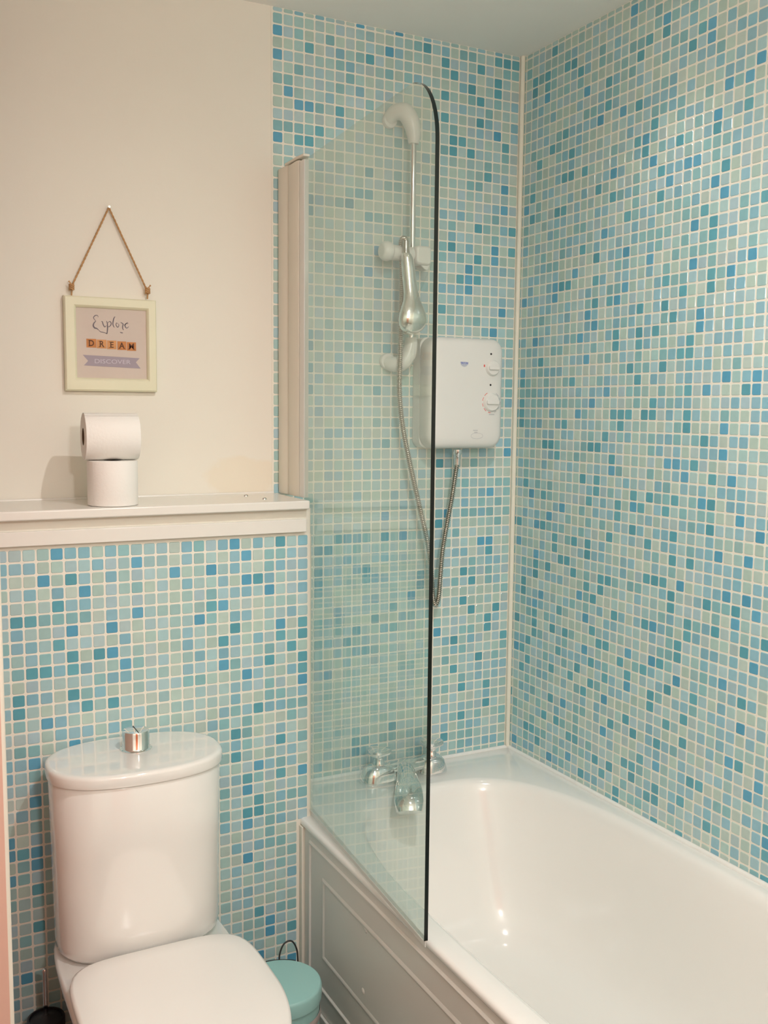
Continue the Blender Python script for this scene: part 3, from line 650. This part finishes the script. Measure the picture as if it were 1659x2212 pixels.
m_ = MB(); A = [(-.2435, 1.6125), (-.2185, 1.6125), (-.2205, 1.6060), (-.2245, 1.6015), (-.2310, 1.5995), (-.2375, 1.6015), (-.2415, 1.6060)]
m_.add([(x, YC, z) for x, z in A], [tuple(range(7))]); lg = m_.build('logo_badge', mat('badge_grey', (.52, .55, .62), .4, var=(30, .05)), fc, smooth=False)
letters('TRITON', .0078, -.2310, 1.6092, YC-.0003, M['blue_ink'], 'logo_lettering', lg, squeeze=.80, bold=.0001)
m_ = MB()
for k in range(7): m_.box(-.2370+.0018*k, -.2360+.0018*k, YC-.0003, YC-.0002, 1.6025, 1.6040)
m_.build('logo_small_print', M['greyblue'], lg, smooth=False)
m_ = MB(); m_.lathe([(.0120, 1.3840), (.0125, 1.3740), (.0100, 1.3700), (.0090, 1.3560), (.0080, 1.3440), (.0066, 1.3430)], (-.2205, -.052, 0), 'z', 24); m_.build('hose_outlet', M['chrome'], he)

# ------------------------------------------------------------------ riser rail
re_ = empty('shower_riser_rail', (-.363, -.003, 1.90), 'chrome shower riser rail between two white curved brackets on the tiles', 'shower rail')
m_ = MB(); m_.tube([(-.3635, -.050, 1.62), (-.3635, -.050, 2.19)], .0075, 24); m_.build('rail', M['chrome'], re_)
def bracket(pts, rad, nm):
    P_ = spline(pts, 6); R_ = []
    for i in range(len(P_)):
        f = i/(len(P_)-1)*(len(rad)-1); k = min(int(f), len(rad)-2); t = f-k; R_.append(rad[k]*(1-t)+rad[k+1]*t)
    m_ = MB(); m_.tube(P_, R_, 28); b_ = m_.build(nm, M['plastic'], re_)
    return b_
bt = bracket([(-.4110, -.0045, 2.2160), (-.4020, -.024, 2.2290), (-.3850, -.042, 2.2270), (-.3700, -.049, 2.2030), (-.3635, -.050, 2.1740), (-.3635, -.050, 2.1520)], [.016, .0195, .0225, .0215, .0175, .0125], 'top_bracket')
m_ = MB(); m_.lathe([(.019, -.0035), (.019, -.012), (.0175, -.0145)], (-.4100, 0, 2.2120), 'y', 28); m_.build('fixing_plate', M['plastic'], bt)
bb = bracket([(-.4080, -.0045, 1.6100), (-.4000, -.024, 1.6040), (-.3840, -.042, 1.6080), (-.3700, -.049, 1.6300), (-.3635, -.050, 1.6560), (-.3635, -.050, 1.6720)], [.018, .0195, .0205, .0195, .017, .0135], 'bottom_bracket')
m_ = MB(); m_.lathe([(.021, -.0035), (.021, -.012), (.0195, -.0145)], (-.4100, 0, 1.6120), 'y', 28); m_.build('fixing_plate', M['plastic'], bb)
m_ = MB(); m_.tube([(-.4410, -.060, 1.8800), (-.3255, -.055, 1.8760)], [(.020, .019), (.021, .0195)], 28)
m_.lathe([(0, 0), (.018, .003), (.0235, .010), (.0245, .020), (.0215, .030), (.015, .034)], (-.4610, -.062, 1.8810), 'x', 28)
m_.loft(rrings(-.3700, -.3240, 1.8520, 1.8990, .010, [(.003, -.030), (0, -.034), (0, -.078), (.004, -.083)]))
m_.prism([(-.352, 1.852), (-.340, 1.843), (-.331, 1.840), (-.325, 1.850), (-.325, 1.860), (-.352, 1.860)], -.074, -.040)
sl = m_.build('sliding_holder', M['plastic'], re_, bevel=.002)

# ------------------------------------------------------------------ hand shower
ha = empty('hand_shower', (-.392, -.095, 1.677), 'chrome hand shower hanging head down in the white sliding holder', 'hand shower')
secs = [(-.4000, -.084, 1.8760, .0110, .0105), (-.3990, -.0845, 1.8730, .0135, .0130), (-.3970, -.085, 1.8640, .0155, .0150), (-.3945, -.087, 1.8400, .0165, .0155),
        (-.3915, -.091, 1.8000, .0170, .0150), (-.3900, -.096, 1.7760, .0185, .0150), (-.3895, -.100, 1.7580, .0225, .0160), (-.3895, -.1035, 1.7420, .0290, .0180),
        (-.3895, -.105, 1.7280, .0340, .0200), (-.3895, -.105, 1.7130, .0365, .0210), (-.3895, -.103, 1.6990, .0345, .0200), (-.3895, -.100, 1.6880, .0280, .0170), (-.3895, -.097, 1.6800, .0170, .0120), (-.3895, -.095, 1.6765, .0040, .0040)]
rg = [[(cx+a*1.06*math.cos(2*math.pi*k/40), cy+b_*math.sin(2*math.pi*k/40), z) for k in range(40)] for cx, cy, z, a, b_ in secs]
m_ = MB(); m_.loft(rg); hb = m_.build('handset_body', M['satin'], ha)
m_ = MB(); m_.lathe([(.030, 0), (.032, .003), (.031, .010), (.026, .0125), (0, .013)], (-.3860, -.0880, 1.7120), 'y', 36, cap=False)
m_.build('spray_face', mat('grey_spray_plate', (.30, .30, .29), .35, bump=(200, .2, .0005)), ha)
m_ = MB(); m_.lathe([(.0105, 1.8740), (.0100, 1.8800), (.0088, 1.8860), (.0085, 1.9000), (.0080, 1.9060)], (-.4005, -.0840, 0), 'z', 24); m_.build('hose_connector', M['chrome_hose'], ha)
m_ = MB()
pts = [(-.4005, -.0840, 1.900), (-.4008, -.0815, 1.9085), (-.4020, -.0745, 1.9130), (-.4035, -.0670, 1.9075), (-.4030, -.0625, 1.890), (-.3995, -.061, 1.86), (-.3975, -.060, 1.80), (-.3980, -.058, 1.72), (-.3985, -.056, 1.62), (-.3970, -.052, 1.5300), (-.3860, -.051, 1.445),
       (-.3635, -.050, 1.3510), (-.3340, -.050, 1.240), (-.3046, -.050, 1.1296), (-.2935, -.050, 1.045), (-.2880, -.050, .990), (-.2790, -.050, .9700), (-.2705, -.050, .992), (-.2665, -.050, 1.045), (-.2591, -.050, 1.1271), (-.2356, -.050, 1.2502), (-.2245, -.0515, 1.325), (-.2205, -.052, 1.3450)]
sp = spline(pts, 30)
# resample evenly, then add the wound ridges
ds = [0]
for i in range(1, len(sp)): ds.append(ds[-1]+(sp[i]-sp[i-1]).length)
Ltot = ds[-1]; step = .00125; q = []; k = 0; s_ = 0
while s_ < Ltot:
    while ds[k+1] < s_: k += 1
    t = (s_-ds[k])/(ds[k+1]-ds[k]); q.append(sp[k].lerp(sp[k+1], t)); s_ += step
m_.tube(q, [.0078-.0032*(abs(((i*step/.0050) % 1)-.5)*2)**2 for i in range(len(q))], 12)
o_ = m_.build('shower_hose', M['chrome_hose'], angle=80)
tag(o_, 'ribbed metal shower hose looping from the hand shower down and up to the shower unit', 'hose')

# ------------------------------------------------------------------ toilet
to = empty('toilet', (-1.145, -.32, 0), 'white close-coupled toilet with the lid down against the low tiled wall', 'toilet')
TX = -1.1475; TY = -.3290
def st(a, b_, z, n=2.5, cx=TX, cy=TY, N=72): return ring(cx, cy, a, b_, z, n, N)
m_ = MB()   # pan: a block behind that flows into the bowl
def pan_ring(z, a, yb, yf, yc, af):
    out = []
    for k in range(72):
        t = 2*math.pi*k/72; c, s_ = math.cos(t), math.sin(t)
        if s_ >= 0: x, y = sup(a, yb-yc, 5.0, t); 
        else: x, y = sup(a if af is None else a, yc-yf, 2.15, t)
        out.append((TX+x, yc+y, z))
    return out
m_.loft([pan_ring(0, .105, -.215, -.66, -.42, None), pan_ring(.02, .108, -.215, -.665, -.42, None), pan_ring(.12, .112, -.215, -.70, -.44, None), pan_ring(.24, .134, -.213, -.78, -.47, None),
         pan_ring(.33, .160, -.212, -.86, -.52, None), pan_ring(.375, .172, -.212, -.892, -.54, None), pan_ring(.392, .173, -.212, -.895, -.54, None), pan_ring(.398, .168, -.216, -.888, -.54, None)])
m_.build('pan', M['ceramic'], to, angle=60)
m_ = MB()
m_.loft([st(.120, .075, .402), st(.158, .104, .4045), st(.1640, .1085, .412), st(.1655, .1105, .430), st(.1668, .1120, .52), st(.1685, .1135, .62), st(.1700, .1150, .7580), st(.1685, .1135, .7605)])
m_.build('cistern', M['ceramic'], to, angle=60)
m_ = MB()
m_.loft([st(.1690, .1135, .7615), st(.1750, .1195, .7625), st(.1758, .1203, .7650), st(.1758, .1203, .7790), st(.1748, .1193, .7830), st(.1725, .1170, .7855), st(.1685, .1130, .7868), st(.1640, .1085, .7870)])
m_.build('cistern_lid', M['ceramic'], to, angle=60)
m_ = MB(); BX, BY = -1.1405, -.3050
m_.lathe([(.0325, .7866), (.0325, .7882), (.0290, .7900), (.0275, .7920), (.0275, .8230), (.0262, .8265), (.0240, .8275), (0, .8275)], (BX, BY, 0), 'z', 40, cap=False)
bt_ = m_.build('flush_button', M['chrome'], to)
m_ = MB(); m_.box(BX-.0008, BX+.0008, BY-.024, BY+.024, .8275, .8280); m_.build('button_split', M['dark_seal'], bt_, smooth=False)
def lid_ring(z, a, yb, yf, yc):
    out = []
    for k in range(96):
        t = 2*math.pi*k/96
        x, y = sup(a, (yb-yc), 5.2, t) if math.sin(t) >= 0 else sup(a, (yc-yf), 2.05, t)
        out.append((TX+.002+x, yc+y, z))
    return out
m_ = MB(); m_.loft([lid_ring(.4005, .168, -.468, -.905, -.66), lid_ring(.402, .172, -.465, -.910, -.66), lid_ring(.414, .174, -.464, -.912, -.66), lid_ring(.4165, .171, -.467, -.909, -.66)]); m_.build('seat_ring', M['seat'], to)
m_ = MB(); m_.loft([lid_ring(.4185, .172, -.462, -.912, -.66), lid_ring(.4200, .1765, -.458, -.917, -.66), lid_ring(.4270, .1780, -.456, -.919, -.66), lid_ring(.4335, .1765, -.458, -.917, -.66), lid_ring(.4365, .171, -.464, -.910, -.66), lid_ring(.4385, .140, -.50, -.88, -.66), lid_ring(.4395, .06, -.58, -.75, -.66)])
m_.build('seat_lid', M['seat'], to, angle=60)
for sx in (-.075, .075):
    m_ = MB(); m_.lathe([(.013, .3985), (.013, .408), (.010, .415), (.0095, .424)], (TX+sx, -.455, 0), 'z', 20); m_.build('seat_hinge', M['chrome'], to)

# ------------------------------------------------------------------ pedal bin
bx, by = -.8790, -.4480
bi = empty('pedal_bin', (bx, by, 0), 'small round teal pedal bin between the toilet and the bath panel', 'bin')
m_ = MB(); m_.lathe([(.080, .010), (.0815, .012), (.0825, .130), (.0835, .232), (.0835, .2335)], (bx, by, 0), 'z', 56); m_.build('bin_body', M['teal_side'], bi)
m_ = MB(); m_.lathe([(.0845, .1960), (.0855, .1975), (.0855, .2105), (.0845, .2120)], (bx, by, 0), 'z', 56, cap=False); m_.build('metal_band', mat('brushed_band', (.52, .47, .45), .4, metal=.4, bump=(90, .1, .0005)), bi)
m_ = MB(); m_.lathe([(.0850, .2345), (.0875, .2360), (.0880, .2400), (.0880, .2600), (.0868, .2640), (.0845, .2662), (.0700, .2676), (0, .2682)], (bx, by, 0), 'z', 64, cap=True); m_.build('bin_lid', M['teal'], bi, angle=30)
m_ = MB(); m_.lathe([(.086, 0), (.0875, .003), (.0865, .012), (.083, .0125)], (bx, by, 0), 'z', 48); m_.build('base_ring', M['black'], bi)
m_ = MB()
hb_ = [(bx+.090*math.cos(a), by+.090*math.sin(a)) for a in [math.radians(x) for x in range(48, 93, 5)]]
m_.loft([[(x, y, z) for z, (x, y) in ((.246, p), (.262, p), (.262, (bx+(p[0]-bx)*1.06, by+(p[1]-by)*1.06)), (.246, (bx+(p[0]-bx)*1.06, by+(p[1]-by)*1.06)))] for p in hb_])
m_.build('lid_hinge', M['black'], bi)
m_ = MB(); c0 = Vector((bx+.052, by+.0800, 0))
m_.tube(spline([c0+Vector((-.0215, 0, .262)), c0+Vector((-.0215, .002, .292)), c0+Vector((-.010, .004, .315)), c0+Vector((.008, .004, .317)), c0+Vector((.0195, .002, .295)), c0+Vector((.0215, 0, .262))], 8), .0019, 10); m_.build('wire_handle', M['dark_seal'], bi)
m_ = MB(); m_.loft(rrings(bx-.018, bx+.018, by-.118, by-.080, .006, [(0, .006), (0, .012)], 'xy')); m_.build('pedal', M['black'], bi)

for o_ in bi.children:
    if o_.name.split('.')[0] in ('bin_body', 'metal_band', 'bin_lid', 'lid_hinge'):
        for v in o_.data.vertices: v.co.z *= 1.064

# ------------------------------------------------------------------ toilet brush
br = empty('toilet_brush', (-1.3290, -.282, 0), 'black toilet brush holder with thin chrome handle beside the toilet', 'toilet brush')
m_ = MB(); m_.lathe([(.040, 0), (.041, .003), (.0385, .12), (.0375, .236), (.0360, .2385), (.0330, .2390), (.0320, .236), (.0320, .030)], (-1.3290, -.282, 0), 'z', 40); m_.build('holder', M['black'], br)
m_ = MB(); m_.lathe([(0, .2320), (.031, .2320), (.031, .2350), (.012, .2395), (.006, .2440), (.0045, .2450)], (-1.3290, -.282, 0), 'z', 32); m_.build('splash_collar', M['black'], br)
m_ = MB(); m_.lathe([(.0045, .05), (.0045, .3330), (.0050, .3350), (.0050, .3400), (.0035, .3425), (0, .3430)], (-1.3290, -.282, 0), 'z', 20, cap=False); m_.build('handle', M['chrome'], br)
m_ = MB(); m_.lathe([(.006, .045), (.024, .055), (.026, .10), (.020, .125), (.006, .13)], (-1.3290, -.282, 0), 'z', 24); m_.build('brush_head', M['black'], br)

# ------------------------------------------------------------------ recessed ceiling lamps and the bulb fitting added for fill
bulb = bpy.data.materials.new('lamp_glow'); bulb.use_nodes = True
bulb.node_tree.nodes['Principled BSDF'].inputs['Emission Color'].default_value = (1, .88, .72, 1)
bulb.node_tree.nodes['Principled BSDF'].inputs['Emission Strength'].default_value = 6
for i, (nm, lx, ly, dz_, pw, ang, bl_, rad_) in enumerate(LAMPS):
    if not ang:
        e = empty('added_fill_fitting', (lx, ly, CEIL), 'bare round bulb added out of view as fill light, on a thin chrome ceiling rod', 'ceiling light')  # made-up fitting around the added fill light
        m_ = MB(); m_.lathe([(.045, -.0005), (.045, -.010), (.012, -.016), (.004, -.022), (.004, -dz_+.045), (.018, -dz_+.040), (.018, -dz_+.018)], (lx, ly, CEIL), 'z', 36, cap=False); m_.build('fill_lamp_stem', M['chrome'], e)
        m_ = MB(); m_.lathe([(max(.001, .020*math.sin(math.pi*k/20)), -dz_-.020*math.cos(math.pi*k/20)) for k in range(21)], (lx, ly, CEIL), 'z', 36, cap=True)
        m_.build('bulb', bulb, e)
        continue
    e = empty('ceiling_downlight', (lx, ly, CEIL), ['round recessed ceiling downlight above the open floor', 'round recessed ceiling downlight above the bath'][i], 'ceiling light', 'recessed ceiling downlights')
    m_ = MB(); m_.lathe([(.0450, -.0005), (.0455, -.004), (.0420, -.0065), (.0300, -.0060), (.0270, -.0010)], (lx, ly, CEIL), 'z', 40, cap=False); m_.build('lamp_ring', M['chrome'], e)
    m_ = MB(); m_.lathe([(.0265, -.0012), (.0010, -.0012)], (lx, ly, CEIL), 'z', 32, cap=True); m_.build('lamp_glass', bulb, e)
